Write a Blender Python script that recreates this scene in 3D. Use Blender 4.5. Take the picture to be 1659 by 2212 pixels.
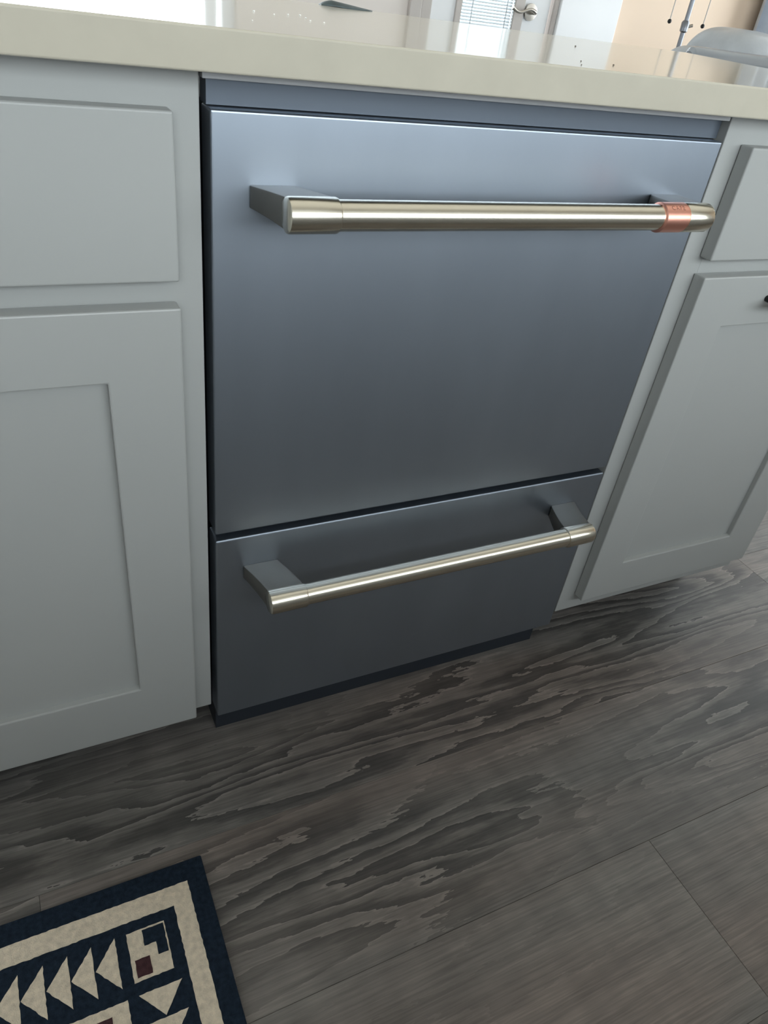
import bpy, bmesh, math, random
from mathutils import Vector, Matrix
random.seed(7)
scene = bpy.context.scene
for o in list(bpy.data.objects):
    bpy.data.objects.remove(o, do_unlink=True)
COL = scene.collection

# ------------------------------------------------------------------ camera
cam_d = bpy.data.cameras.new('camera')
cam = bpy.data.objects.new('camera', cam_d)
COL.objects.link(cam)
cam_d.sensor_fit = 'HORIZONTAL'
cam_d.sensor_width = 36.0
cam_d.lens = 36.0 * 1587.52 / 1659.0
cam_d.clip_start = 0.02
RX = Vector((0.89753471, -0.423041, 0.12436944))
RY = Vector((-0.16062502, -0.57634867, -0.80126264))
RZ = Vector((0.4106471, 0.69918419, -0.58524391))
M = Matrix.Identity(4)
for i in range(3):
    M[i][0] = RX[i]
    M[i][1] = -RY[i]
    M[i][2] = -RZ[i]
M[0][3], M[1][3], M[2][3] = -0.16538806, -0.67864718, 0.9525265
cam.matrix_world = M
scene.camera = cam

# ------------------------------------------------------------------ sky, exposure
world = bpy.data.worlds.new('overcast_sky')
scene.world = world
world.use_nodes = True
bg = world.node_tree.nodes['Background']
bg.inputs[0].default_value = (0.92, 0.96, 1.0, 1)
bg.inputs[1].default_value = 7.3
vs = scene.view_settings
vs.view_transform = 'Standard'
vs.look = 'None'
vs.gamma = 1.0
vs.use_curve_mapping = False
vs.exposure = 0.0
scene.cycles.max_bounces = 6
scene.cycles.diffuse_bounces = 3
scene.cycles.glossy_bounces = 3
scene.cycles.transparent_max_bounces = 8
scene.cycles.caustics_reflective = False
scene.cycles.caustics_refractive = False

# room extents
X0, X1, Y0, Y1, H = -2.6, 3.9, -1.65, 2.4, 2.45
WIN_FAR = (-1.5, 0.725, 0.45, 2.1)       # living-room window
DOOR_FAR = (1.50, 2.08, 0.0, 2.05)       # door with blinds
ADDED_WIN_LEFT = (0.9, 2.0, 0.3, 2.1)           # unseen left-wall window, added to brighten the living room (y0,y1,z0,z1)
ADDED_WIN_BACK = (-1.0, 3.75, 0.93, 1.72)       # unseen window added behind the camera to light the cabinet fronts
WIN_RIGHT = (0.2, 2.3, 0.15, 2.3)      # window in the right wall (y0,y1,z0,z1)


def portal(name, loc, rot, sx, sy):
    d = bpy.data.lights.new(name, 'AREA')
    d.shape = 'RECTANGLE'
    d.size, d.size_y = sx, sy
    d.cycles.is_portal = True
    o = bpy.data.objects.new(name, d)
    COL.objects.link(o)
    o.location = loc
    o.rotation_euler = rot
    return o


HP = math.pi / 2
# an area light shines along its local -Z
portal('daylight_window_far', ((WIN_FAR[0] + WIN_FAR[1]) / 2, Y1 + 0.13, (WIN_FAR[2] + WIN_FAR[3]) / 2), (-HP, 0, 0), WIN_FAR[1] - WIN_FAR[0], WIN_FAR[3] - WIN_FAR[2])
portal('daylight_added_window_left', (X0 - 0.13, (ADDED_WIN_LEFT[0] + ADDED_WIN_LEFT[1]) / 2, (ADDED_WIN_LEFT[2] + ADDED_WIN_LEFT[3]) / 2), (0, -HP, 0), ADDED_WIN_LEFT[3] - ADDED_WIN_LEFT[2], ADDED_WIN_LEFT[1] - ADDED_WIN_LEFT[0])
portal('daylight_added_window_back', ((ADDED_WIN_BACK[0] + ADDED_WIN_BACK[1]) / 2, Y0 - 0.13, (ADDED_WIN_BACK[2] + ADDED_WIN_BACK[3]) / 2), (HP, 0, 0), ADDED_WIN_BACK[1] - ADDED_WIN_BACK[0], ADDED_WIN_BACK[3] - ADDED_WIN_BACK[2])
portal('daylight_window_right', (X1 + 0.13, (WIN_RIGHT[0] + WIN_RIGHT[1]) / 2, (WIN_RIGHT[2] + WIN_RIGHT[3]) / 2), (0, HP, 0), WIN_RIGHT[3] - WIN_RIGHT[2], WIN_RIGHT[1] - WIN_RIGHT[0])
portal('daylight_door_far', (1.765, Y1 + 0.13, 1.3), (-HP, 0, 0), 0.28, 1.2)


# ------------------------------------------------------------------ materials
def mat(name, color, rough=0.5, metal=0.0, ior=1.5, spec=0.5, var=0.0, vscale=8.0, bump=0.0, bscale=200.0, vstretch=(1, 1, 1), coat=0.0, sheen=0.0):
    m = bpy.data.materials.new(name)
    m.use_nodes = True
    nt = m.node_tree
    b = nt.nodes['Principled BSDF']
    b.inputs['Base Color'].default_value = (*color, 1)
    b.inputs['Roughness'].default_value = rough
    b.inputs['Metallic'].default_value = metal
    b.inputs['IOR'].default_value = ior
    b.inputs['Specular IOR Level'].default_value = spec
    b.inputs['Coat Weight'].default_value = coat
    b.inputs['Sheen Weight'].default_value = sheen
    tc = nt.nodes.new('ShaderNodeTexCoord')
    if var > 0:
        mp = nt.nodes.new('ShaderNodeMapping')
        mp.inputs['Scale'].default_value = vstretch
        nt.links.new(tc.outputs['Object'], mp.inputs['Vector'])
        n = nt.nodes.new('ShaderNodeTexNoise')
        n.inputs['Scale'].default_value = vscale
        n.inputs['Detail'].default_value = 4
        nt.links.new(mp.outputs[0], n.inputs['Vector'])
        r = nt.nodes.new('ShaderNodeValToRGB')
        r.color_ramp.elements[0].position = 0.3
        r.color_ramp.elements[1].position = 0.7
        r.color_ramp.elements[0].color = (*[c * (1 - var) for c in color], 1)
        r.color_ramp.elements[1].color = (*[min(1, c * (1 + var)) for c in color], 1)
        nt.links.new(n.outputs['Fac'], r.inputs[0])
        nt.links.new(r.outputs[0], b.inputs['Base Color'])
    if bump > 0:
        n2 = nt.nodes.new('ShaderNodeTexNoise')
        n2.inputs['Scale'].default_value = bscale
        n2.inputs['Detail'].default_value = 3
        nt.links.new(tc.outputs['Object'], n2.inputs['Vector'])
        bp = nt.nodes.new('ShaderNodeBump')
        bp.inputs['Strength'].default_value = bump
        bp.inputs['Distance'].default_value = 0.002
        nt.links.new(n2.outputs['Fac'], bp.inputs['Height'])
        nt.links.new(bp.outputs[0], b.inputs['Normal'])
    return m


def wood_mat():
    """grey oak plank; Object colour carries (offset, grain strength, brightness) of each plank"""
    m = bpy.data.materials.new('dark_grey_oak_plank')
    m.use_nodes = True
    nt = m.node_tree
    N, L = nt.nodes, nt.links
    b = N['Principled BSDF']
    tc = N.new('ShaderNodeTexCoord')
    oi = N.new('ShaderNodeObjectInfo')
    sep = N.new('ShaderNodeSeparateColor')
    L.new(oi.outputs['Color'], sep.inputs[0])
    OFF, STR, BRI = sep.outputs[0], sep.outputs[1], sep.outputs[2]
    cmb = N.new('ShaderNodeCombineXYZ')
    cmb.inputs[0].default_value, cmb.inputs[1].default_value, cmb.inputs[2].default_value = 31.0, 17.0, 53.0
    mul = N.new('ShaderNodeVectorMath'); mul.operation = 'SCALE'
    L.new(cmb.outputs[0], mul.inputs[0]); L.new(OFF, mul.inputs['Scale'])
    add = N.new('ShaderNodeVectorMath'); add.operation = 'ADD'
    L.new(tc.outputs['Object'], add.inputs[0]); L.new(mul.outputs[0], add.inputs[1])

    def noise(s, detail, rough=0.5, dist=0.0):
        mp = N.new('ShaderNodeMapping'); mp.inputs['Scale'].default_value = s
        L.new(add.outputs[0], mp.inputs['Vector'])
        n = N.new('ShaderNodeTexNoise')
        n.inputs['Scale'].default_value = 1.0; n.inputs['Detail'].default_value = detail
        n.inputs['Roughness'].default_value = rough; n.inputs['Distortion'].default_value = dist
        L.new(mp.outputs[0], n.inputs['Vector']); return n.outputs['Fac']

    def mth(op, a, b_=None):
        k = N.new('ShaderNodeMath'); k.operation = op
        for i, v in enumerate((a, b_)):
            if isinstance(v, (int, float)): k.inputs[i].default_value = v
            elif v is not None: L.new(v, k.inputs[i])
        return k.outputs[0]

    def rng(x, a, b_, c, d):
        k = N.new('ShaderNodeMapRange')
        for i, v in enumerate((a, b_, c, d)): k.inputs[i + 1].default_value = v
        L.new(x, k.inputs[0]); return k.outputs[0]
    # cathedral grain = contour lines of a stretched noise field
    field = mth('ADD', mth('MULTIPLY', noise((1.25, 9.0, 1), 2.5, 0.42, 0.5), 13.0), mth('MULTIPLY', noise((22, 120, 1), 3.0, 0.6), 0.75))
    ramp = N.new('ShaderNodeValToRGB')
    cr = ramp.color_ramp
    cr.elements[0].position = 0.0; cr.elements[0].color = (0.22, 0.22, 0.22, 1)
    cr.elements[1].position = 1.0; cr.elements[1].color = (0.98, 0.98, 0.98, 1)
    for p_, v_ in ((0.34, 0.30), (0.58, 0.60), (0.88, 0.70), (0.96, 0.95)):
        e = cr.elements.new(p_); e.color = (v_, v_, v_, 1)
    L.new(mth('FRACT', field), ramp.inputs[0])
    mask = mth('MULTIPLY', rng(noise((1.0, 5.0, 1), 1.5), 0.40, 0.56, 0.0, 1.0), STR)
    calm = N.new('ShaderNodeMix'); calm.data_type = 'FLOAT'
    L.new(mask, calm.inputs['Factor'])
    L.new(ramp.outputs[0], calm.inputs['B'])
    L.new(rng(noise((2.5, 16.0, 1), 3.0, 0.65), 0.3, 0.7, 0.56, 0.88), calm.inputs['A'])
    val = mth('MULTIPLY', calm.outputs[0], rng(noise((10, 300, 1), 2.5, 0.65), 0.3, 0.7, 0.72, 1.22))
    val = mth('MULTIPLY', val, rng(noise((26, 5, 1), 1.0, 0.5), 0.35, 0.7, 0.90, 1.10))      # saw marks across the grain
    val = mth('MULTIPLY', val, BRI)
    col = N.new('ShaderNodeValToRGB')
    col.color_ramp.elements[0].color = WOOD_DARK; col.color_ramp.elements[1].color = WOOD_LIGHT
    L.new(val, col.inputs[0])
    tint = N.new('ShaderNodeMix'); tint.data_type = 'RGBA'; tint.blend_type = 'MULTIPLY'
    L.new(rng(noise((1.5, 6, 1), 1.0), 0.4, 0.65, 0.0, 1.0), tint.inputs['Factor'])
    L.new(col.outputs[0], tint.inputs['A']); tint.inputs['B'].default_value = (1.08, 0.97, 0.93, 1)
    L.new(tint.outputs['Result'], b.inputs['Base Color'])
    b.inputs['Roughness'].default_value = 0.52
    b.inputs['Specular IOR Level'].default_value = 0.28
    bp = N.new('ShaderNodeBump'); bp.inputs['Strength'].default_value = 0.3; bp.inputs['Distance'].default_value = 0.001
    L.new(val, bp.inputs['Height']); L.new(bp.outputs[0], b.inputs['Normal'])
    return m


WOOD_DARK = (0.018, 0.019, 0.020, 1)
WOOD_LIGHT = (0.250, 0.235, 0.217, 1)


def glass_mat():
    m = bpy.data.materials.new('window_glass')
    m.use_nodes = True
    nt = m.node_tree
    nt.nodes.remove(nt.nodes['Principled BSDF'])
    out = nt.nodes['Material Output']
    t = nt.nodes.new('ShaderNodeBsdfTransparent'); t.inputs[0].default_value = (0.95, 0.97, 0.97, 1)
    g = nt.nodes.new('ShaderNodeBsdfGlossy'); g.inputs['Roughness'].default_value = 0.02
    mx = nt.nodes.new('ShaderNodeMixShader')
    fr = nt.nodes.new('ShaderNodeFresnel'); fr.inputs[0].default_value = 1.25
    nt.links.new(fr.outputs[0], mx.inputs[0]); nt.links.new(t.outputs[0], mx.inputs[1]); nt.links.new(g.outputs[0], mx.inputs[2])
    nt.links.new(mx.outputs[0], out.inputs[0])
    return m


MAT = {
    'cab': mat('grey_white_cabinet_paint', (0.395, 0.405, 0.395), 0.40, var=0.015, vscale=5),
    'quartz': mat('pale_quartz', (0.52, 0.485, 0.40), 0.13, var=0.03, vscale=30),
    'dw': mat('dark_slate_metal', (0.40, 0.455, 0.53), 0.41, metal=1.0, var=0.05, vscale=3, vstretch=(3, 1, 1)),
    'dwdark': mat('black_plastic', (0.022, 0.028, 0.038), 0.5),
    'control': mat('glare_lightened_strip', (0.13, 0.155, 0.19), 0.45, metal=0.4, var=0.03),  # strip colour lightened to carry the glare over it
    'strip': mat('grey_mounting_strip', (0.60, 0.61, 0.63), 0.5, var=0.04),
    'steel': mat('brushed_steel', (0.78, 0.73, 0.62), 0.22, metal=1.0, var=0.03, vscale=40, vstretch=(0.2, 8, 8)),
    'sleeve': mat('dark_brushed_steel', (0.19, 0.185, 0.17), 0.40, metal=0.6, var=0.03, vscale=40),
    'copper': mat('copper', (1.0, 0.49, 0.38), 0.34, metal=1.0, var=0.03, vscale=60),
    'letter': mat('dark_copper_lettering', (0.35, 0.13, 0.10), 0.4, metal=0.6),
    'black': mat('black_iron', (0.012, 0.013, 0.014), 0.4, metal=0.3),
    'toe': mat('dark_toe_board', (0.10, 0.10, 0.10), 0.6),
    'rug_dark': mat('rug_navy_wool', (0.016, 0.026, 0.042), 0.95, spec=0.1, var=0.35, vscale=160, bump=0.9, bscale=900),
    'rug_cream': mat('rug_cream_wool', (0.78, 0.675, 0.53), 0.95, spec=0.1, var=0.14, vscale=140, bump=0.9, bscale=700),
    'rug_red': mat('rug_wine_wool', (0.075, 0.036, 0.040), 0.95, spec=0.1, var=0.25, vscale=160, bump=0.9, bscale=900),
    'rug_grey': mat('rug_grey_thread', (0.16, 0.155, 0.15), 0.95, spec=0.1),
    'beige': mat('beige_wall_paint', (0.79, 0.63, 0.49), 0.8, var=0.02, vscale=3),
    'half': mat('added_wall_grey', (0.21, 0.21, 0.205), 0.6, var=0.02, vscale=3),  # grey of the added half wall, kept low to limit bounce light
    'cream': mat('warm_white_ceiling_paint', (0.82, 0.77, 0.68), 0.8),
    'greige': mat('pale_greige_wall_paint', (0.76, 0.70, 0.655), 0.8, var=0.02, vscale=3),
    'white': mat('white_paint', (0.80, 0.80, 0.79), 0.6, var=0.01, vscale=3),
    'white_gloss': mat('white_gloss_paint', (0.82, 0.83, 0.84), 0.35),
    'leather_gloss': mat('grey_leather_roll', (0.24, 0.26, 0.28), 0.16, coat=0.6),
    'trim': mat('greige_trim_paint', (0.50, 0.46, 0.43), 0.5),
    'nickel': mat('satin_nickel', (0.52, 0.49, 0.44), 0.3, metal=1.0),
    'leather': mat('grey_leather', (0.36, 0.38, 0.40), 0.32, var=0.06, vscale=30, bump=0.15, bscale=250),
    'leather_seam': mat('dark_grey_thread', (0.10, 0.105, 0.115), 0.5),
    'lampmetal': mat('brushed_dark_lamp_metal', (0.20, 0.21, 0.23), 0.35, metal=0.9),
    'shade': mat('linen_shade', (0.62, 0.52, 0.42), 0.9, var=0.05, vscale=60),
    'curtain': mat('blue_grey_curtain', (0.42, 0.46, 0.52), 0.9, var=0.05, vscale=30),
    'leaf': mat('dark_green_leaf', (0.045, 0.07, 0.075), 0.45, var=0.3, vscale=60),
    'crumb': mat('white_crumb', (0.9, 0.9, 0.88), 0.3),
    'crumbdark': mat('brown_crumb', (0.08, 0.06, 0.045), 0.7),
    'slat': mat('white_blind', (0.85, 0.86, 0.88), 0.5),
    'sub': mat('dark_subfloor', (0.02, 0.02, 0.02), 0.9),
    'patio': mat('pale_concrete', (0.45, 0.44, 0.42), 0.9, var=0.08, vscale=4),
    'glass': glass_mat(),
}
MAT['wood'] = wood_mat()


# ------------------------------------------------------------------ mesh helpers
def link(name, me, m, parent=None, smooth=False):
    if isinstance(me, bmesh.types.BMesh):
        bm = me
        bmesh.ops.recalc_face_normals(bm, faces=bm.faces[:])
        me = bpy.data.meshes.new(name)
        bm.to_mesh(me); bm.free()
        if smooth is not False:
            ang = 35 if smooth is True else smooth
            for p in me.polygons: p.use_smooth = True
            try: me.set_sharp_from_angle(angle=math.radians(ang))
            except Exception: pass
    if m is not None and not me.materials: me.materials.append(m)
    o = bpy.data.objects.new(name, me)
    COL.objects.link(o)
    if parent is not None: o.parent = parent
    return o


def thing(name, label, cat, loc=(0, 0, 0), group=None, rz=0):
    o = bpy.data.objects.new(name, None)
    o.empty_display_size = 0.05
    COL.objects.link(o)
    o.location = loc; o.rotation_euler = (0, 0, rz)
    return tag(o, label, cat, group)


def tag(o, label, cat, group=None):
    o['label'] = label; o['category'] = cat
    if group: o['group'] = group
    return o


def structure(o, label=None, cat=None):
    o['kind'] = 'structure'
    if label: o['label'] = label
    if cat: o['category'] = cat
    return o


def add_box(bm, x0, x1, y0, y1, z0, z1):
    v = [bm.verts.new(p) for p in ((x0, y0, z0), (x1, y0, z0), (x1, y1, z0), (x0, y1, z0), (x0, y0, z1), (x1, y0, z1), (x1, y1, z1), (x0, y1, z1))]
    for f in ((0, 3, 2, 1), (4, 5, 6, 7), (0, 1, 5, 4), (1, 2, 6, 5), (2, 3, 7, 6), (3, 0, 4, 7)):
        bm.faces.new([v[i] for i in f])


def box(x0, x1, y0, y1, z0, z1, bev=0.0, seg=2):
    bm = bmesh.new()
    add_box(bm, x0, x1, y0, y1, z0, z1)
    if bev > 0:
        bmesh.ops.bevel(bm, geom=bm.edges[:], offset=bev, segments=seg, profile=0.5, affect='EDGES')
    return bm


def ring(ox0, ox1, oz0, oz1, ix0, ix1, iz0, iz1, yf, yb, bev=0.0015):
    """rectangular frame in the x-z plane between yf (front) and yb"""
    bm = bmesh.new()
    O = [(ox0, oz0), (ox1, oz0), (ox1, oz1), (ox0, oz1)]
    I = [(ix0, iz0), (ix1, iz0), (ix1, iz1), (ix0, iz1)]
    f_o = [bm.verts.new((x, yf, z)) for x, z in O]; f_i = [bm.verts.new((x, yf, z)) for x, z in I]
    b_o = [bm.verts.new((x, yb, z)) for x, z in O]; b_i = [bm.verts.new((x, yb, z)) for x, z in I]
    for k in range(4):
        j = (k + 1) % 4
        bm.faces.new((f_o[k], f_o[j], f_i[j], f_i[k]))
        bm.faces.new((b_o[j], b_o[k], b_i[k], b_i[j]))
        bm.faces.new((f_o[j], f_o[k], b_o[k], b_o[j]))
        bm.faces.new((f_i[k], f_i[j], b_i[j], b_i[k]))
    bmesh.ops.recalc_face_normals(bm, faces=bm.faces[:])
    if bev > 0:
        ed = [e for e in bm.edges if len(e.link_faces) == 2 and e.calc_face_angle(0) > 1.0]
        bmesh.ops.bevel(bm, geom=ed, offset=bev, segments=2, profile=0.5, affect='EDGES')
    return bm


def tube(pts, r, n=16, cap=True, bm=None):
    bm = bm or bmesh.new()
    pts = [Vector(p) for p in pts]
    rs = r if isinstance(r, (list, tuple)) else [r] * len(pts)
    rings = []
    up0 = None
    for i, p in enumerate(pts):
        d = (pts[min(i + 1, len(pts) - 1)] - pts[max(i - 1, 0)]).normalized()
        if up0 is None:
            up0 = Vector((0, 0, 1)) if abs(d.z) < 0.9 else Vector((0, 1, 0))
        a = d.cross(up0).normalized(); b_ = a.cross(d).normalized(); up0 = b_
        rings.append([bm.verts.new(p + (a * math.cos(2 * math.pi * k / n) + b_ * math.sin(2 * math.pi * k / n)) * rs[i]) for k in range(n)])
    for A, B in zip(rings[:-1], rings[1:]):
        for k in range(n):
            bm.faces.new((A[k], A[(k + 1) % n], B[(k + 1) % n], B[k]))
    if cap:
        bm.faces.new(rings[0][::-1]); bm.faces.new(rings[-1])
    return bm


def lathe(prof, n=32, axis='z', c=(0, 0, 0)):
    """prof: list of (radius, height) along the axis"""
    bm = bmesh.new()
    rings = []
    for r, h in prof:
        row = []
        for k in range(n):
            a = 2 * math.pi * k / n
            u, v = r * math.cos(a), r * math.sin(a)
            p = {'z': (u, v, h), 'x': (h, u, v), 'y': (u, h, v)}[axis]
            row.append(bm.verts.new(Vector(p) + Vector(c)))
        rings.append(row)
    for A, B in zip(rings[:-1], rings[1:]):
        for k in range(n):
            bm.faces.new((A[k], A[(k + 1) % n], B[(k + 1) % n], B[k]))
    bm.faces.new(rings[0]); bm.faces.new(rings[-1])
    bmesh.ops.recalc_face_normals(bm, faces=bm.faces[:])
    return bm


def wall_mesh(axis, c0, c1, u0, u1, z1, openings):
    """wall slab with rectangular openings; axis 'y' = wall runs along x"""
    us = sorted({u0, u1, *[o[0] for o in openings], *[o[1] for o in openings]})
    zs = sorted({0.0, z1, *[o[2] for o in openings], *[o[3] for o in openings]})
    bm = bmesh.new()
    for a, b_ in zip(us[:-1], us[1:]):
        for c, d in zip(zs[:-1], zs[1:]):
            mu, mz = (a + b_) / 2, (c + d) / 2
            if any(o[0] < mu < o[1] and o[2] < mz < o[3] for o in openings): continue
            if axis == 'y': add_box(bm, a, b_, c0, c1, c, d)
            else: add_box(bm, c0, c1, a, b_, c, d)
    bmesh.ops.remove_doubles(bm, verts=bm.verts[:], dist=1e-5)
    # drop the internal faces between cells
    seen = {}
    for f in bm.faces:
        seen.setdefault(tuple(sorted(v.index for v in f.verts)), []).append(f)
    bmesh.ops.delete(bm, geom=[f for fs in seen.values() if len(fs) > 1 for f in fs], context='FACES_ONLY')
    return bm


# ------------------------------------------------------------------ the setting
T = 0.12
ceil = structure(link('ceiling', box(X0 - T, X1 + T, Y0 - T, Y1 + T, H, H + 0.1), MAT['cream']))
wf = structure(link('wall_far', wall_mesh('y', Y1, Y1 + T, X0 - T, 2.2, H, [WIN_FAR, DOOR_FAR]), MAT['greige']))
wf2 = structure(link('wall_far_right', wall_mesh('y', Y1, Y1 + T, 2.2, X1 + T, H, []), MAT['beige']))
wb = structure(link('wall_back', wall_mesh('y', Y0 - T, Y0, X0 - T, X1 + T, H, [ADDED_WIN_BACK]), MAT['white']))
wl = structure(link('wall_left', wall_mesh('x', X0 - T, X0, Y0, Y1, H, [ADDED_WIN_LEFT]), MAT['white']))
wr = structure(link('wall_right', wall_mesh('x', X1, X1 + T, Y0, Y1, H, [WIN_RIGHT]), MAT['beige']))

structure(link('added_half_wall', box(X0, X1, -1.30, -1.17, 0.0005, 0.92, 0.004), MAT['half']))  # unseen half wall, added to keep window light off the lower cabinets

floor = structure(link('floor', box(X0, X1, Y0, Y1, -0.06, -0.0121), MAT['sub']))
PW, PL, SEAM = 0.229, 1.52, -0.3717
plank_cache = {}


def plank(xa, xb, ya, yb, tone):
    key = (round(xb - xa, 3), round(yb - ya, 3))
    if key not in plank_cache:
        hx, hy = (xb - xa) / 2 - 0.00012, (yb - ya) / 2 - 0.00012
        bm = bmesh.new()
        add_box(bm, -hx, hx, -hy, hy, -0.012, 0)
        top = [e for e in bm.edges if all(abs(v.co.z) < 1e-6 for v in e.verts)]
        bmesh.ops.bevel(bm, geom=top, offset=0.0005, segments=1, affect='EDGES')
        plank_cache[key] = bm
        me = bpy.data.meshes.new('plank'); bmesh.ops.recalc_face_normals(bm, faces=bm.faces[:]); bm.to_mesh(me); bm.free()
        me.materials.append(MAT['wood'])
        plank_cache[key] = me
    o = link('plank', plank_cache[key], None, floor)
    o.location = ((xa + xb) / 2, (ya + yb) / 2, 0)
    o.color = (*tone, 1)


k0 = math.floor((Y0 - SEAM) / PW)
k1 = math.ceil((Y1 - SEAM) / PW)
TONES = {(0, True): (0.31, 1.0, 1.0), (1, True): (0.57, 1.0, 0.97), (1, False): (0.66, 0.8, 1.15), (0, False): (0.21, 0.8, 1.1), (-1, True): (0.12, 0.15, 1.08), (-1, False): (0.77, 0.15, 1.10)}
for k in range(k0, k1):
    ya, yb = max(Y0, SEAM + k * PW), min(Y1, SEAM + (k + 1) * PW)
    if yb - ya < 0.01: continue
    off = {0: -0.25, -1: 0.537, 1: -0.31, -2: -0.1}.get(k, random.uniform(0, PL))
    xs = [X0]
    x = off - PL * math.ceil((off - X0) / PL)
    while x < X1:
        if x > X0 + 0.05: xs.append(x)
        x += PL
    if X1 - xs[-1] < 0.05: xs.pop()
    xs.append(X1)
    for a, b_ in zip(xs[:-1], xs[1:]):
        tone = (random.random(), random.choice((0.3, 0.6, 1.0)), random.uniform(0.85, 1.1))
        plank(a, b_, ya, yb, TONES.get((k, a < 0.4 < b_), tone))


def window(name, u0, u1, z0, z1, axis, c, mullions=(), fr=0.05, depth=0.06):
    """framed window filling an opening; axis 'y': runs along x at y=c"""
    def fb(bm, a, b_, e, f, d0=0.0, d1=depth):
        if axis == 'y': add_box(bm, a, b_, c + d0, c + d1, e, f)
        else: add_box(bm, c + d0, c + d1, a, b_, e, f)
    bm = bmesh.new()
    fb(bm, u0, u0 + fr, z0, z1); fb(bm, u1 - fr, u1, z0, z1)
    fb(bm, u0 + fr, u1 - fr, z0, z0 + fr); fb(bm, u0 + fr, u1 - fr, z1 - fr, z1)
    o = structure(link(name, bm, MAT['white_gloss']))
    edges = [u0 + fr, *[m for m in mullions], u1 - fr]
    for m in mullions:
        bm = bmesh.new(); fb(bm, m - fr / 2, m + fr / 2, z0 + fr, z1 - fr)
        link('mullion', bm, MAT['white_gloss'], o)
    for i in range(len(edges) - 1):
        a = edges[i] + (fr / 2 if i else 0); b_ = edges[i + 1] - (fr / 2 if i < len(edges) - 2 else 0)
        bm = bmesh.new(); fb(bm, a, b_, z0 + fr, z1 - fr, depth * 0.45, depth * 0.45 + 0.005)
        link('pane', bm, MAT['glass'], o)
    return o


window('window_1', *WIN_FAR, 'y', Y1 + 0.03, mullions=(-0.4, 0.64), fr=0.045)
window('added_window_back', *ADDED_WIN_BACK, 'y', Y0 - 0.09, mullions=(0.2, 1.4, 2.55))
window('window_3', *WIN_RIGHT, 'x', X1 + 0.03, mullions=(1.2,))
window('added_window_left', *ADDED_WIN_LEFT, 'x', X0 - 0.09, mullions=(1.45,))

# far door: white slab with a tall narrow light, blinds behind the glass
dx0, dx1 = DOOR_FAR[0] + 0.004, DOOR_FAR[1] - 0.012
d1 = structure(link('door_1', ring(dx0, dx1, 0.005, 2.04, 1.63, 1.895, 0.55, 1.88, Y1 + 0.005, Y1 + 0.05, 0.003), MAT['white_gloss']))
link('glazing_bead', ring(1.612, 1.935, 0.525, 1.905, 1.638, 1.888, 0.555, 1.875, Y1 - 0.006, Y1 + 0.0045, 0.002), MAT['trim'], d1)
link('pane', box(1.631, 1.894, Y1 + 0.012, Y1 + 0.016, 0.551, 1.879), MAT['glass'], d1)
link('pane', box(1.631, 1.894, Y1 + 0.043, Y1 + 0.047, 0.551, 1.879), MAT['glass'], d1)
bm = bmesh.new()
z = 0.56
while z < 1.875:
    vs_ = [bm.verts.new(p) for p in ((1.634, Y1 + 0.022, z), (1.892, Y1 + 0.022, z), (1.892, Y1 + 0.029, z + 0.0092), (1.634, Y1 + 0.029, z + 0.0092),
                                     (1.634, Y1 + 0.022, z + 0.0008), (1.892, Y1 + 0.022, z + 0.0008), (1.892, Y1 + 0.029, z + 0.0100), (1.634, Y1 + 0.029, z + 0.0100))]
    for f in ((0, 3, 2, 1), (4, 5, 6, 7), (0, 1, 5, 4), (1, 2, 6, 5), (2, 3, 7, 6), (3, 0, 4, 7)):
        bm.faces.new([vs_[i] for i in f])
    z += 0.011
sl = link('blind_slats', bm, MAT['slat'], d1)
sl['kind'] = 'stuff'
for x in (1.70, 1.865):
    link('blind_cord', tube([(x, Y1 + 0.0195, 0.56), (x, Y1 + 0.0195, 1.875)], 0.0022, 8), MAT['slat'], d1, True)
# lever handle
hz, hx = 0.905, 1.968
rose = link('handle_rose', lathe([(0.006, -0.004), (0.030, -0.002), (0.031, 0.004), (0.026, 0.010), (0.012, 0.013)], 32, 'y', (hx, Y1 - 0.008, hz)), MAT['nickel'], d1, True)
pts = []
for i in range(25):
    t = i / 24
    pts.append((hx - 0.118 * t, Y1 - 0.045 - 0.004 * math.sin(t * 3), hz + 0.008 * math.sin(t * 2 * math.pi * 1.05) + 0.006 * t))
lv = link('lever', tube([(hx, Y1 - 0.012, hz), (hx, Y1 - 0.040, hz)] + pts[1:], [0.008, 0.008] + [0.0085 - 0.0035 * abs(math.sin(3.1 * i / 24)) for i in range(1, 25)], 14), MAT['nickel'], d1, True)
# jamb gap and second leaf
structure(link('trim_1', box(2.081, 2.096, Y1 - 0.018, Y1 - 0.0005, 0.001, 2.07, 0.003), MAT['trim']))
d2 = structure(link('door_2', box(2.097, 2.413, Y1 - 0.032, Y1 - 0.0005, 0.004, 2.07, 0.003), MAT['white_gloss']))
structure(link('trim_2', box(1.40, 1.452, Y1 - 0.020, Y1 - 0.0005, 0.001, 2.12, 0.004), MAT['trim']))
structure(link('trim_3', box(1.453, 1.499, Y1 - 0.012, Y1 - 0.0005, 0.001, 2.12, 0.004), MAT['trim']))
structure(link('baseboard_far', box(2.42, X1 - 0.02, Y1 - 0.016, Y1 - 0.0005, 0.0005, 0.12, 0.003), MAT['white_gloss']))
structure(link('baseboard_right', box(X1 - 0.016, X1 - 0.0005, Y0 + 0.02, Y1 - 0.03, 0.0005, 0.12, 0.003), MAT['white_gloss']))

# ------------------------------------------------------------------ island
ZB = 0.089       # underside of the cabinets
ZC = 0.8765      # underside of the counter
ZT = 0.9066      # top of the counter
YB = 0.52


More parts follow.
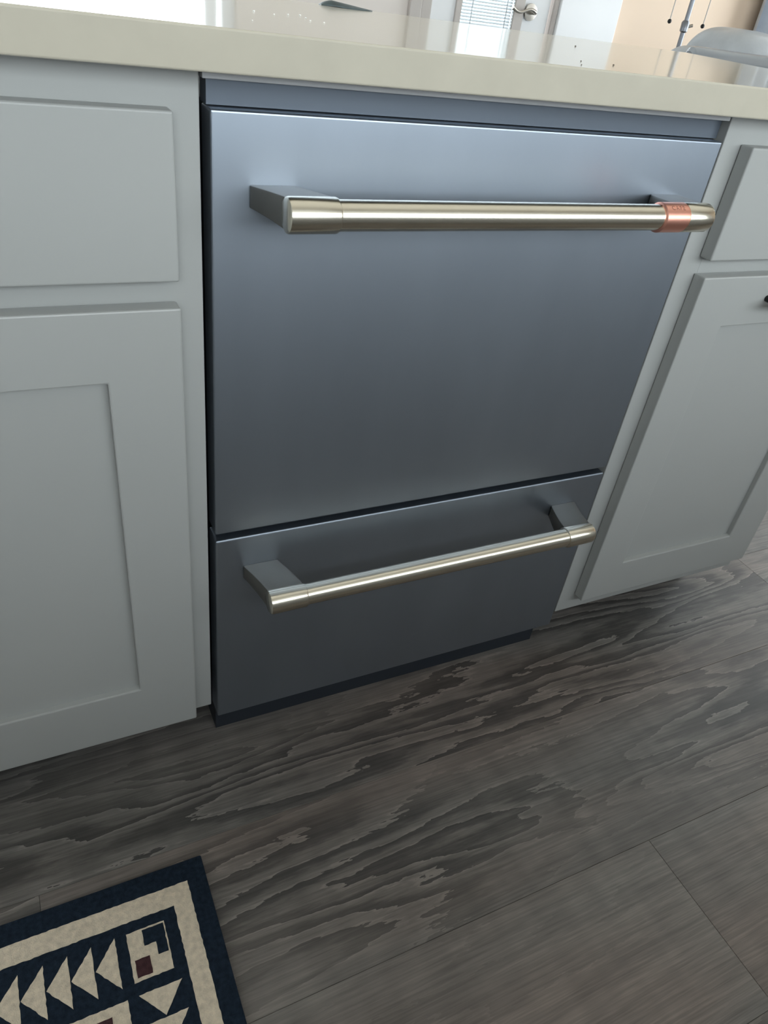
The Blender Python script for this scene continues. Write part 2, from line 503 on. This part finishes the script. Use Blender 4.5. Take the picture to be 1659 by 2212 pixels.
def shaker_door(parent, x0, x1, z0, z1, ix0, ix1, iz0, iz1, yf=-0.0205, yb=-0.0005):
    d = link('door', ring(x0, x1, z0, z1, ix0, ix1, iz0, iz1, yf, yb, 0.0018), MAT['cab'], parent)
    link('panel', box(ix0 - 0.0, ix1 + 0.0, yf + 0.009, yb, iz0, iz1), MAT['cab'], d)
    return d


def pull(parent, x, z, yf=-0.0205, length=0.10, vertical=False):
    ax = Vector((0, 0, 1)) if vertical else Vector((1, 0, 0))
    c = Vector((x, yf - 0.028, z))
    k = link('handle', tube([c - ax * length / 2, c + ax * length / 2], 0.0055, 14), MAT['black'], parent, True)
    for s in (-1, 1):
        p = c + ax * (s * length * 0.38)
        link('post', tube([(p.x, yf - 0.0002, p.z), (p.x, yf - 0.026, p.z)], 0.0045, 12), MAT['black'], k, True)
    return k


def cabinet(name, label, x0, x1, stile, frame_out, draw, door, inner, toe_x):
    t = thing(name, label, 'cabinet', ((x0 + x1) / 2, 0.26, 0))
    off = Vector(t.location)

    def fix(o):
        o.location = -off
        return o
    fix(link('carcass', box(x0, x1, 0.0195, YB, ZB, ZC - 0.0005, 0.001), MAT['cab'], t))
    # face frame: stiles, top, middle and bottom rails
    bm = bmesh.new()
    fx0, fx1 = x0, x1
    zs = [(ZB, ZB + 0.04), (door[3] - 0.012, draw[2] + 0.012), (draw[3] - 0.012, ZC - 0.0005)]
    ff = fix(link('face_frame', ring(fx0, fx1, ZB, ZC - 0.0005, fx0 + stile, fx1 - stile, ZB + 0.04, draw[3] - 0.012, 0.0, 0.019, 0.0012), MAT['cab'], t))
    link('rail', box(fx0 + stile - 0.004, fx1 - stile + 0.004, -0.0002, 0.0186, door[3] - 0.012, draw[2] + 0.012), MAT['cab'], ff)
    dr = fix(link('drawer_front', box(draw[0], draw[1], -0.0205, -0.0005, draw[2], draw[3], 0.0022, 3), MAT['cab'], t))
    dd = shaker_door(t, *door, *inner)
    fix(dd)
    fix(link('toe_kick', box(toe_x[0], toe_x[1], 0.075, 0.09, 0.0003, ZB - 0.0005), MAT['toe'], t))
    return t, dr, dd


c1, dr1, dd1 = cabinet('base_cabinet', 'grey-white painted base cabinet left of the dark dishwasher, with drawer above shaker door', -0.50, 0.0, 0.04, None,
                       (-0.475, -0.0255, 0.7085, 0.846), (-0.475, -0.0255, 0.0945, 0.684), (-0.405, -0.0957, 0.181, 0.6138), (-0.48, -0.001))
c2, dr2, dd2 = cabinet('base_cabinet', 'grey-white painted base cabinet right of the dark dishwasher, with black door handle', 0.61, 1.0465, 0.04, None,
                       (0.6385, 1.043, 0.7133, 0.8455), (0.6410, 1.043, 0.1235, 0.692), (0.7076, 0.9665, 0.196, 0.622), (0.611, 1.040))
pull(dd2, 0.808, 0.6600, length=0.085)
pull(dd1, -0.44, 0.60, length=0.085, vertical=True)

# counter slab
ctr = link('countertop', box(-0.545, 1.055, -0.0392, 0.5511, ZC, ZT, 0.0018, 3), MAT['quartz'], None)
tag(ctr, 'pale glossy quartz countertop slab over the cabinets and dishwasher', 'countertop')

# ------------------------------------------------------------------ dishwasher
DX0, DX1 = 0.0085, 0.6070
dw = thing('dishwasher', 'dark slate two-drawer dishwasher with steel bar handles between grey-white cabinets', 'dishwasher', (0.305, 0.26, 0))
doff = Vector(dw.location)


def dpart(o):
    o.location = -doff
    return o


dpart(link('body', box(0.012, 0.598, 0.0325, 0.505, 0.0003, 0.8475), MAT['dwdark'], dw))
dpart(link('drawer_front', box(DX0, DX1, -0.0015, 0.030, 0.3955, 0.8463, 0.0022, 3), MAT['dw'], dw))
dpart(link('drawer_front', box(DX0, DX1, -0.0015, 0.030, 0.0600, 0.3855, 0.0022, 3), MAT['dw'], dw))
dpart(link('control_strip', box(DX0, 0.6085, 0.012, 0.032, 0.8475, 0.8672), MAT['control'], dw))
dpart(link('mounting_strip', box(0.003, 0.6085, 0.001, 0.030, 0.8676, ZC - 0.0006, 0.0006), MAT['strip'], dw))
dpart(link('toe_panel', box(0.012, 0.598, 0.024, 0.0322, 0.0008, 0.058), MAT['dwdark'], dw))


def text_mesh(body, size):
    cu = bpy.data.curves.new('lettering', 'FONT')
    cu.body = body; cu.size = size; cu.align_x = 'CENTER'; cu.align_y = 'CENTER'; cu.resolution_u = 2; cu.space_character = 1.25
    o = bpy.data.objects.new('lettering_tmp', cu)
    COL.objects.link(o)
    dg = bpy.context.evaluated_depsgraph_get()
    me = bpy.data.meshes.new_from_object(o.evaluated_get(dg))
    bpy.data.objects.remove(o, do_unlink=True)
    return me


def bar_handle(zc, band):
    yc, r, rs = -0.0660, 0.0132, 0.0152
    xa, xb = 0.0545, 0.5475
    sl = 0.0475
    xr0 = 0.5095 if band else xb - sl
    h = dpart(link('handle', lathe([(r, xa + 0.004), (r, xb - 0.004)], 40, 'x', (0, yc, zc)), MAT['steel'], dw, True))
    for (a, b_, out) in ((xa, xa + sl, -1), (xr0, xb, 1)):
        # the sleeve that holds the bar
        s = link('sleeve', lathe([(rs - 0.003, a), (rs - 0.0006, a + 0.0012), (rs, a + 0.003), (rs, b_ - 0.0022), (rs - 0.0006, b_ - 0.0008), (r + 0.0001, b_)] if out < 0 else
                                 [(r + 0.0001, a), (rs - 0.0006, a + 0.0008), (rs, a + 0.0022), (rs, b_ - 0.003), (rs - 0.0006, b_ - 0.0012), (rs - 0.003, b_)], 40, 'x', (0, yc, zc)), MAT['steel'], h, True)
        # arm back to the drawer front, spreading a little outwards
        A, B = (a + 0.001, b_ - 0.001) if not (band and out > 0) else (0.5005, b_ - 0.001)
        bm = bmesh.new()
        rows = []
        for t in [i / 8 for i in range(9)]:
            y = yc + 0.004 + (-0.0018 - yc - 0.004) * t
            o_ = (0.020 if out > 0 else -0.013) * t ** 1.3
            zt, zb = zc + 0.0138 - 0.006 * t, zc - 0.0138 + 0.002 * t
            rows.append([bm.verts.new(p) for p in ((A + o_, y, zb), (B + o_, y, zb), (B + o_, y, zt), (A + o_, y, zt))])
        for P, Q in zip(rows[:-1], rows[1:]):
            for k in range(4):
                bm.faces.new((P[k], P[(k + 1) % 4], Q[(k + 1) % 4], Q[k]))
        bm.faces.new(rows[0]); bm.faces.new(rows[-1])
        bmesh.ops.recalc_face_normals(bm, faces=bm.faces[:])
        ed = [e for e in bm.edges if len(e.link_faces) == 2 and e.calc_face_angle(0) > 1.0 and abs(e.verts[0].co.x - e.verts[1].co.x) < 0.02]
        bmesh.ops.bevel(bm, geom=ed, offset=0.002, segments=2, profile=0.5, affect='EDGES')
        link('bracket', bm, MAT['sleeve'], h, 40)
    if band:
        b = link('band', lathe([(r + 0.0003, 0.4750), (rs + 0.0002, 0.4762), (rs + 0.0002, 0.5082), (r + 0.0003, 0.5092)], 40, 'x', (0, yc, zc)), MAT['copper'], h, True)
        b['label'] = 'copper ring'
        me = text_mesh('CAFÉ', 0.0072)
        th0 = math.radians(52)     # up from the front of the bar
        for v in me.vertices:
            th = th0 + v.co.y / (rs + 0.0003)
            v.co = Vector((0.4922 + v.co.x, yc - math.cos(th) * (rs + 0.0003), zc + math.sin(th) * (rs + 0.0003)))
        me.materials.clear(); me.materials.append(MAT['letter'])
        link('lettering', me, None, h)
    return h


bar_handle(0.7800, True)
bar_handle(0.3320, False)

# ------------------------------------------------------------------ rug
RX0, RX1, RY0, RY1 = -0.860, -0.0585, -0.660, -0.1660
rug = thing('rug', 'dark navy kitchen rug with cream border, triangles and wine-red squares on the floor', 'rug', ((RX0 + RX1) / 2, (RY0 + RY1) / 2, 0))
roff = Vector(rug.location)
o = link('pile', box(RX0, RX1, RY0, RY1, 0.0006, 0.0060, 0.0015, 2), MAT['rug_dark'], rug); o.location = -roff


def inlay(name, poly, m, z=0.0064, hole=None, jit=0.0005):
    """flat woven patch a hair above the pile, with slightly ragged edges"""
    def rag(P):
        out = []
        for i in range(len(P)):
            a, b_ = Vector(P[i]), Vector(P[(i + 1) % len(P)])
            n = max(1, int((b_ - a).length / 0.004))
            nrm = Vector((-(b_ - a).y, (b_ - a).x)).normalized()
            for k in range(n):
                out.append(a + (b_ - a) * (k / n) + (nrm * random.uniform(-jit, jit) if k else Vector((0, 0))))
        return out
    bm = bmesh.new()
    loops = [rag(poly)] + ([rag(hole)] if hole else [])
    edges = []
    for Lp in loops:
        vv = [bm.verts.new((p.x, p.y, z)) for p in Lp]
        edges += [bm.edges.new((vv[i], vv[(i + 1) % len(vv)])) for i in range(len(vv))]
    bmesh.ops.triangle_fill(bm, use_beauty=True, edges=edges)
    ext = bmesh.ops.extrude_face_region(bm, geom=bm.faces[:])
    for v in ext['geom']:
        if isinstance(v, bmesh.types.BMVert): v.co.z = 0.0055
    ob = link(name, bm, m, rug)
    ob.location = -roff
    return ob


def rect(a, b_, c, d): return [(a, c), (b_, c), (b_, d), (a, d)]


inlay('cream_border', rect(RX0 + 0.0235, RX1 - 0.0235, RY0 + 0.027, RY1 - 0.027), MAT['rug_cream'],
      hole=rect(RX0 + 0.0455, RX1 - 0.0455, RY0 + 0.0515, RY1 - 0.0515))


def corner_motif(x0, x1, y0, y1, fx, fy):
    def P(u, v):
        u = u if fx > 0 else 1 - u; v = v if fy > 0 else 1 - v
        return (x0 + (x1 - x0) * u, y1 - (y1 - y0) * v)
    inlay('motif_square', [P(0, 0), P(1, 0), P(1, 1), P(0, 1)], MAT['rug_cream'])
    inlay('motif_step', [P(0.40, 0.035), P(0.965, 0.035), P(0.965, 0.63), P(0.70, 0.63), P(0.70, 0.36), P(0.40, 0.36)], MAT['rug_dark'], 0.0067)
    inlay('motif_block', [P(0.10, 0.58), P(0.48, 0.58), P(0.48, 0.93), P(0.10, 0.93)], MAT['rug_red'], 0.0067)


sqw, sqh = 0.0438, 0.0565
gx, gy = RX1 - 0.0605, RY1 - 0.0645          # outer corner of the corner square
hx_, hy_ = RX0 + 0.0605, RY0 + 0.0645
for fx, xa in ((1, gx - sqw), (-1, hx_)):
    for fy, ya in ((1, gy - sqh), (-1, hy_)):
        corner_motif(xa, xa + sqw, ya, ya + sqh, fx, fy)
x = gx - sqw - 0.0130
while x - 0.0245 > hx_ + sqw + 0.006:
    for (ytop) in (gy + 0.001, hy_ + sqh + 0.001):
        inlay('triangle', [(x, ytop), (x, ytop - 0.058), (x - 0.0245, ytop - 0.029)], MAT['rug_cream'])
    x -= 0.0258
y = gy - sqh - 0.0140
while y - 0.031 > hy_ + sqh + 0.006:
    for xr in (gx + 0.006, hx_ + sqw + 0.004):
        inlay('triangle', [(xr, y), (xr - 0.0478, y), (xr - 0.0239, y - 0.0300)], MAT['rug_cream'])
    y -= 0.0318
# centre field
fx0, fx1, fy0, fy1 = hx_ + sqw + 0.010, gx - sqw - 0.0100, hy_ + sqh + 0.014, gy - sqh - 0.0135
inlay('centre_field', rect(fx0, fx1, fy0, fy1), MAT['rug_cream'])
n = 9
for i in range(n):
    cx = fx1 - 0.030 - i * (fx1 - fx0 - 0.06) / (n - 1)
    inlay('field_block', rect(cx - 0.012, cx + 0.012, fy1 - 0.032, fy1 - 0.0105), MAT['rug_red'], 0.0067)
    inlay('field_block', rect(cx - 0.012, cx + 0.012, fy0 + 0.0105, fy0 + 0.032), MAT['rug_red'], 0.0067)
inlay('field_band', rect(fx0 + 0.02, fx1 - 0.02, fy0 + 0.045, fy1 - 0.045), MAT['rug_dark'], 0.0067)

# ------------------------------------------------------------------ sofa behind the counter
sf = thing('sofa', 'grey leather sofa back with rolled top edge behind the counter end', 'sofa', (2.30, 1.45, 0))
soff = Vector(sf.location)


def spart(o):
    o.location = -soff
    return o


def puffy(x0, x1, y0, y1, z0, z1, p=3.2, n=20):
    """super-ellipsoid cushion"""
    bm = bmesh.new()
    c = Vector(((x0 + x1) / 2, (y0 + y1) / 2, (z0 + z1) / 2)); h = Vector(((x1 - x0) / 2, (y1 - y0) / 2, (z1 - z0) / 2))
    bmesh.ops.create_cube(bm, size=2)
    bmesh.ops.subdivide_edges(bm, edges=bm.edges[:], cuts=n, use_grid_fill=True)
    for v in bm.verts:
        d = v.co
        k = (abs(d.x) ** p + abs(d.y) ** p + abs(d.z) ** p) ** (-1 / p)
        v.co = Vector((c.x + d.x * k * h.x, c.y + d.y * k * h.y, c.z + d.z * k * h.z))
    return bm


SX0, SX1 = 1.58, 3.12
spart(link('back_frame', box(SX0 + 0.06, SX1 - 0.06, 1.0, 1.12, 0.10, 0.872, 0.02, 3), MAT['leather'], sf, 40))
rl = spart(link('back_roll', tube([(1.552, 1.035, 0.880), (1.557, 1.035, 0.882)] + [(1.566 + i * 0.1, 1.035, 0.882) for i in range(16)] + [(SX1 - 0.03, 1.035, 0.876)], [0.014, 0.021] + [0.0235] * 16 + [0.014], 20), MAT['leather_gloss'], sf, True))
spart(link('seat_base', box(SX0 + 0.10, SX1 - 0.10, 1.125, 1.90, 0.08, 0.34, 0.03, 3), MAT['leather'], sf, 40))
for a in (SX0, SX1 - 0.20):
    spart(link('arm', puffy(a, a + 0.20, 1.10, 1.92, 0.08, 0.66, 6), MAT['leather'], sf, 60))
spart(link('back_wing', puffy(1.655, 1.86, 1.12, 1.30, 0.55, 0.900, 3.2), MAT['leather'], sf, 60))
spart(link('back_wing', puffy(SX1 - 0.15, SX1 + 0.02, 1.03, 1.26, 0.55, 0.915, 3), MAT['leather'], sf, 60))
for a, b_ in ((1.755, 2.06), (2.065, 2.56), (2.565, SX1 - 0.095)):
    cu = spart(link('back_cushion', puffy(a, b_, 1.075, 1.34, 0.45, 0.957, 3.6, 26), MAT['leather'], sf, 60))
for a, b_ in ((SX0 + 0.20, 2.31), (2.312, SX1 - 0.20)):
    spart(link('seat_cushion', puffy(a, b_, 1.30, 1.92, 0.33, 0.50, 6), MAT['leather'], sf, 60))
for x in (SX0 + 0.14, SX1 - 0.14):
    for y in (1.06, 1.84):
        spart(link('leg', lathe([(0.018, 0.0003), (0.024, 0.10)], 16, 'z', (x, y, 0)), MAT['black'], sf, True))

# ------------------------------------------------------------------ floor lamp
LX, LY = 2.592, 2.15
lp = thing('floor_lamp', 'slim dark metal floor lamp with two pull chains against the beige wall', 'lamp', (LX, LY, 0))
link('base', lathe([(0.13, 0.0003), (0.13, 0.012), (0.05, 0.022), (0.012, 0.035)], 36), MAT['lampmetal'], lp, True)
link('pole', tube([(0, 0, 0.03), (0, 0, 1.32)], 0.0095, 16), MAT['lampmetal'], lp, True)
cn = link('connector', lathe([(0.010, 0.915), (0.016, 0.920), (0.017, 0.950), (0.012, 0.958)], 24), MAT['lampmetal'], lp, True)
link('switch', tube([(0.012, -0.006, 0.938), (0.030, -0.012, 0.944)], 0.006, 10), MAT['nickel'], cn, True)
link('shade', lathe([(0.205, 1.20), (0.208, 1.20), (0.150, 1.48), (0.147, 1.48)], 48), MAT['shade'], lp, True)
link('harp', tube([(-0.15, 0, 1.40), (0.15, 0, 1.40)], 0.004, 8), MAT['lampmetal'], lp, True)
for dx in (-0.092, 0.100):
    ch = link('pull_chain', tube([(dx, 0, 0.953), (dx, 0, 1.40)], 0.0022, 8), MAT['trim'], lp, True)
    bm = bmesh.new(); bmesh.ops.create_uvsphere(bm, u_segments=16, v_segments=10, radius=0.0085, matrix=Matrix.Translation((dx, 0, 0.947)))
    link('pull_ball', bm, MAT['black'], ch, True)

# ------------------------------------------------------------------ curtain at the right of the beige wall
bm = bmesh.new()
cols = []
nx = 60
for j, yo in enumerate((0.0, 0.006)):
    cols.append([])
    for i in range(nx + 1):
        x = 3.20 + 0.42 * i / nx
        y = Y1 - 0.085 + 0.028 * math.sin(i / nx * 2 * math.pi * 4.5) + yo
        cols[j].append((bm.verts.new((x, y, 0.02)), bm.verts.new((x, y, 2.2))))
for i in range(nx):
    for j in (0, 1):
        a, b_ = cols[j][i], cols[j][i + 1]
        bm.faces.new((a[0], b_[0], b_[1], a[1]))
    for k in (0, 1):
        bm.faces.new((cols[0][i][k], cols[0][i + 1][k], cols[1][i + 1][k], cols[1][i][k]))
for i in (0, nx):
    bm.faces.new((cols[0][i][0], cols[0][i][1], cols[1][i][1], cols[1][i][0]))
ct = thing('curtain', 'blue-grey curtain hanging at the right of the beige wall', 'curtain', (3.41, Y1 - 0.08, 0))
o = link('fabric', bm, MAT['curtain'], ct, True); o.location = -Vector(ct.location)
o = link('curtain_rod', tube([(3.12, Y1 - 0.082, 2.215), (3.70, Y1 - 0.082, 2.215)], 0.012, 14), MAT['lampmetal'], ct, True); o.location = -Vector(ct.location)
for x in (3.14, 3.68):
    o = link('rod_bracket', tube([(x, Y1 - 0.082, 2.215), (x, Y1 - 0.0005, 2.215)], 0.008, 10), MAT['lampmetal'], ct, True); o.location = -Vector(ct.location)

# ------------------------------------------------------------------ small things on the counter
bm = bmesh.new()
NS, NT = 24, 8
top, bot = [], []
for i in range(NS + 1):
    s = i / NS
    hgt = 0.0062 * min(1, (s / 0.2) ** 0.6) * (1 - max(0, s - 0.2) / 0.8) + 0.0004
    wid = 0.016 * (math.sin(math.pi * min(1, 0.06 + s * 0.94)) ** 0.7) + 0.0005
    rt, rb = [], []
    for j in range(NT + 1):
        t = -1 + 2 * j / NT
        zz = hgt * (1 - 0.75 * t * t)
        rt.append(bm.verts.new((s * 0.084 - 0.042, t * wid, zz + 0.0008)))
        rb.append(bm.verts.new((s * 0.084 - 0.042, t * wid, max(0.0001, zz - 0.0010))))
    top.append(rt); bot.append(rb)
for i in range(NS):
    for j in range(NT):
        bm.faces.new((top[i][j], top[i + 1][j], top[i + 1][j + 1], top[i][j + 1]))
        bm.faces.new((bot[i][j], bot[i][j + 1], bot[i + 1][j + 1], bot[i + 1][j]))
    for j in (0, NT):
        bm.faces.new((top[i][j], top[i + 1][j], bot[i + 1][j], bot[i][j]))
for i in (0, NS):
    for j in range(NT):
        bm.faces.new((top[i][j], top[i][j + 1], bot[i][j + 1], bot[i][j]))
lf = link('leaf', bm, MAT['leaf'], None, True)
lf.location = (0.350, 0.532, ZT)
tag(lf, 'small dark green leaf lying at the far edge of the countertop', 'leaf')


def crumb(name, x, y, r, m, label, group, k):
    bm = bmesh.new()
    bmesh.ops.create_icosphere(bm, subdivisions=2, radius=r)
    rr = random.Random(k)
    for v in bm.verts:
        v.co *= rr.uniform(0.75, 1.2)
        v.co.z = max(v.co.z * 0.7, -r * 0.45)
    zmin = min(v.co.z for v in bm.verts)
    o = link(name, bm, m, None, True)
    o.location = (x, y, ZT - zmin + 0.0001)
    tag(o, label, 'crumb', group)


for k, (x, y, r) in enumerate([(0.1033, 0.1899, .0011), (0.1209, 0.1781, .0008), (0.1426, 0.1981, .0011), (0.1622, 0.2154, .0011), (0.1556, 0.1804, .0009), (0.1478, 0.1461, .0009), (0.1616, 0.1435, .0008), (0.0624, 0.0612, .0007)]):
    crumb('crumb', x, y, r, MAT['crumb'], 'tiny white crumb on the countertop left of its middle', 'white crumbs on the countertop', k)
for k, (x, y, r) in enumerate([(0.5861, 0.2821, .0012), (0.4008, 0.0306, .0008), (0.366, -0.015, .0007), (0.4393, 0.0249, .0010)]):
    crumb('crumb', x, y, r, MAT['crumbdark'], 'tiny brown crumb on the right half of the countertop', 'brown crumbs on the countertop', 40 + k)
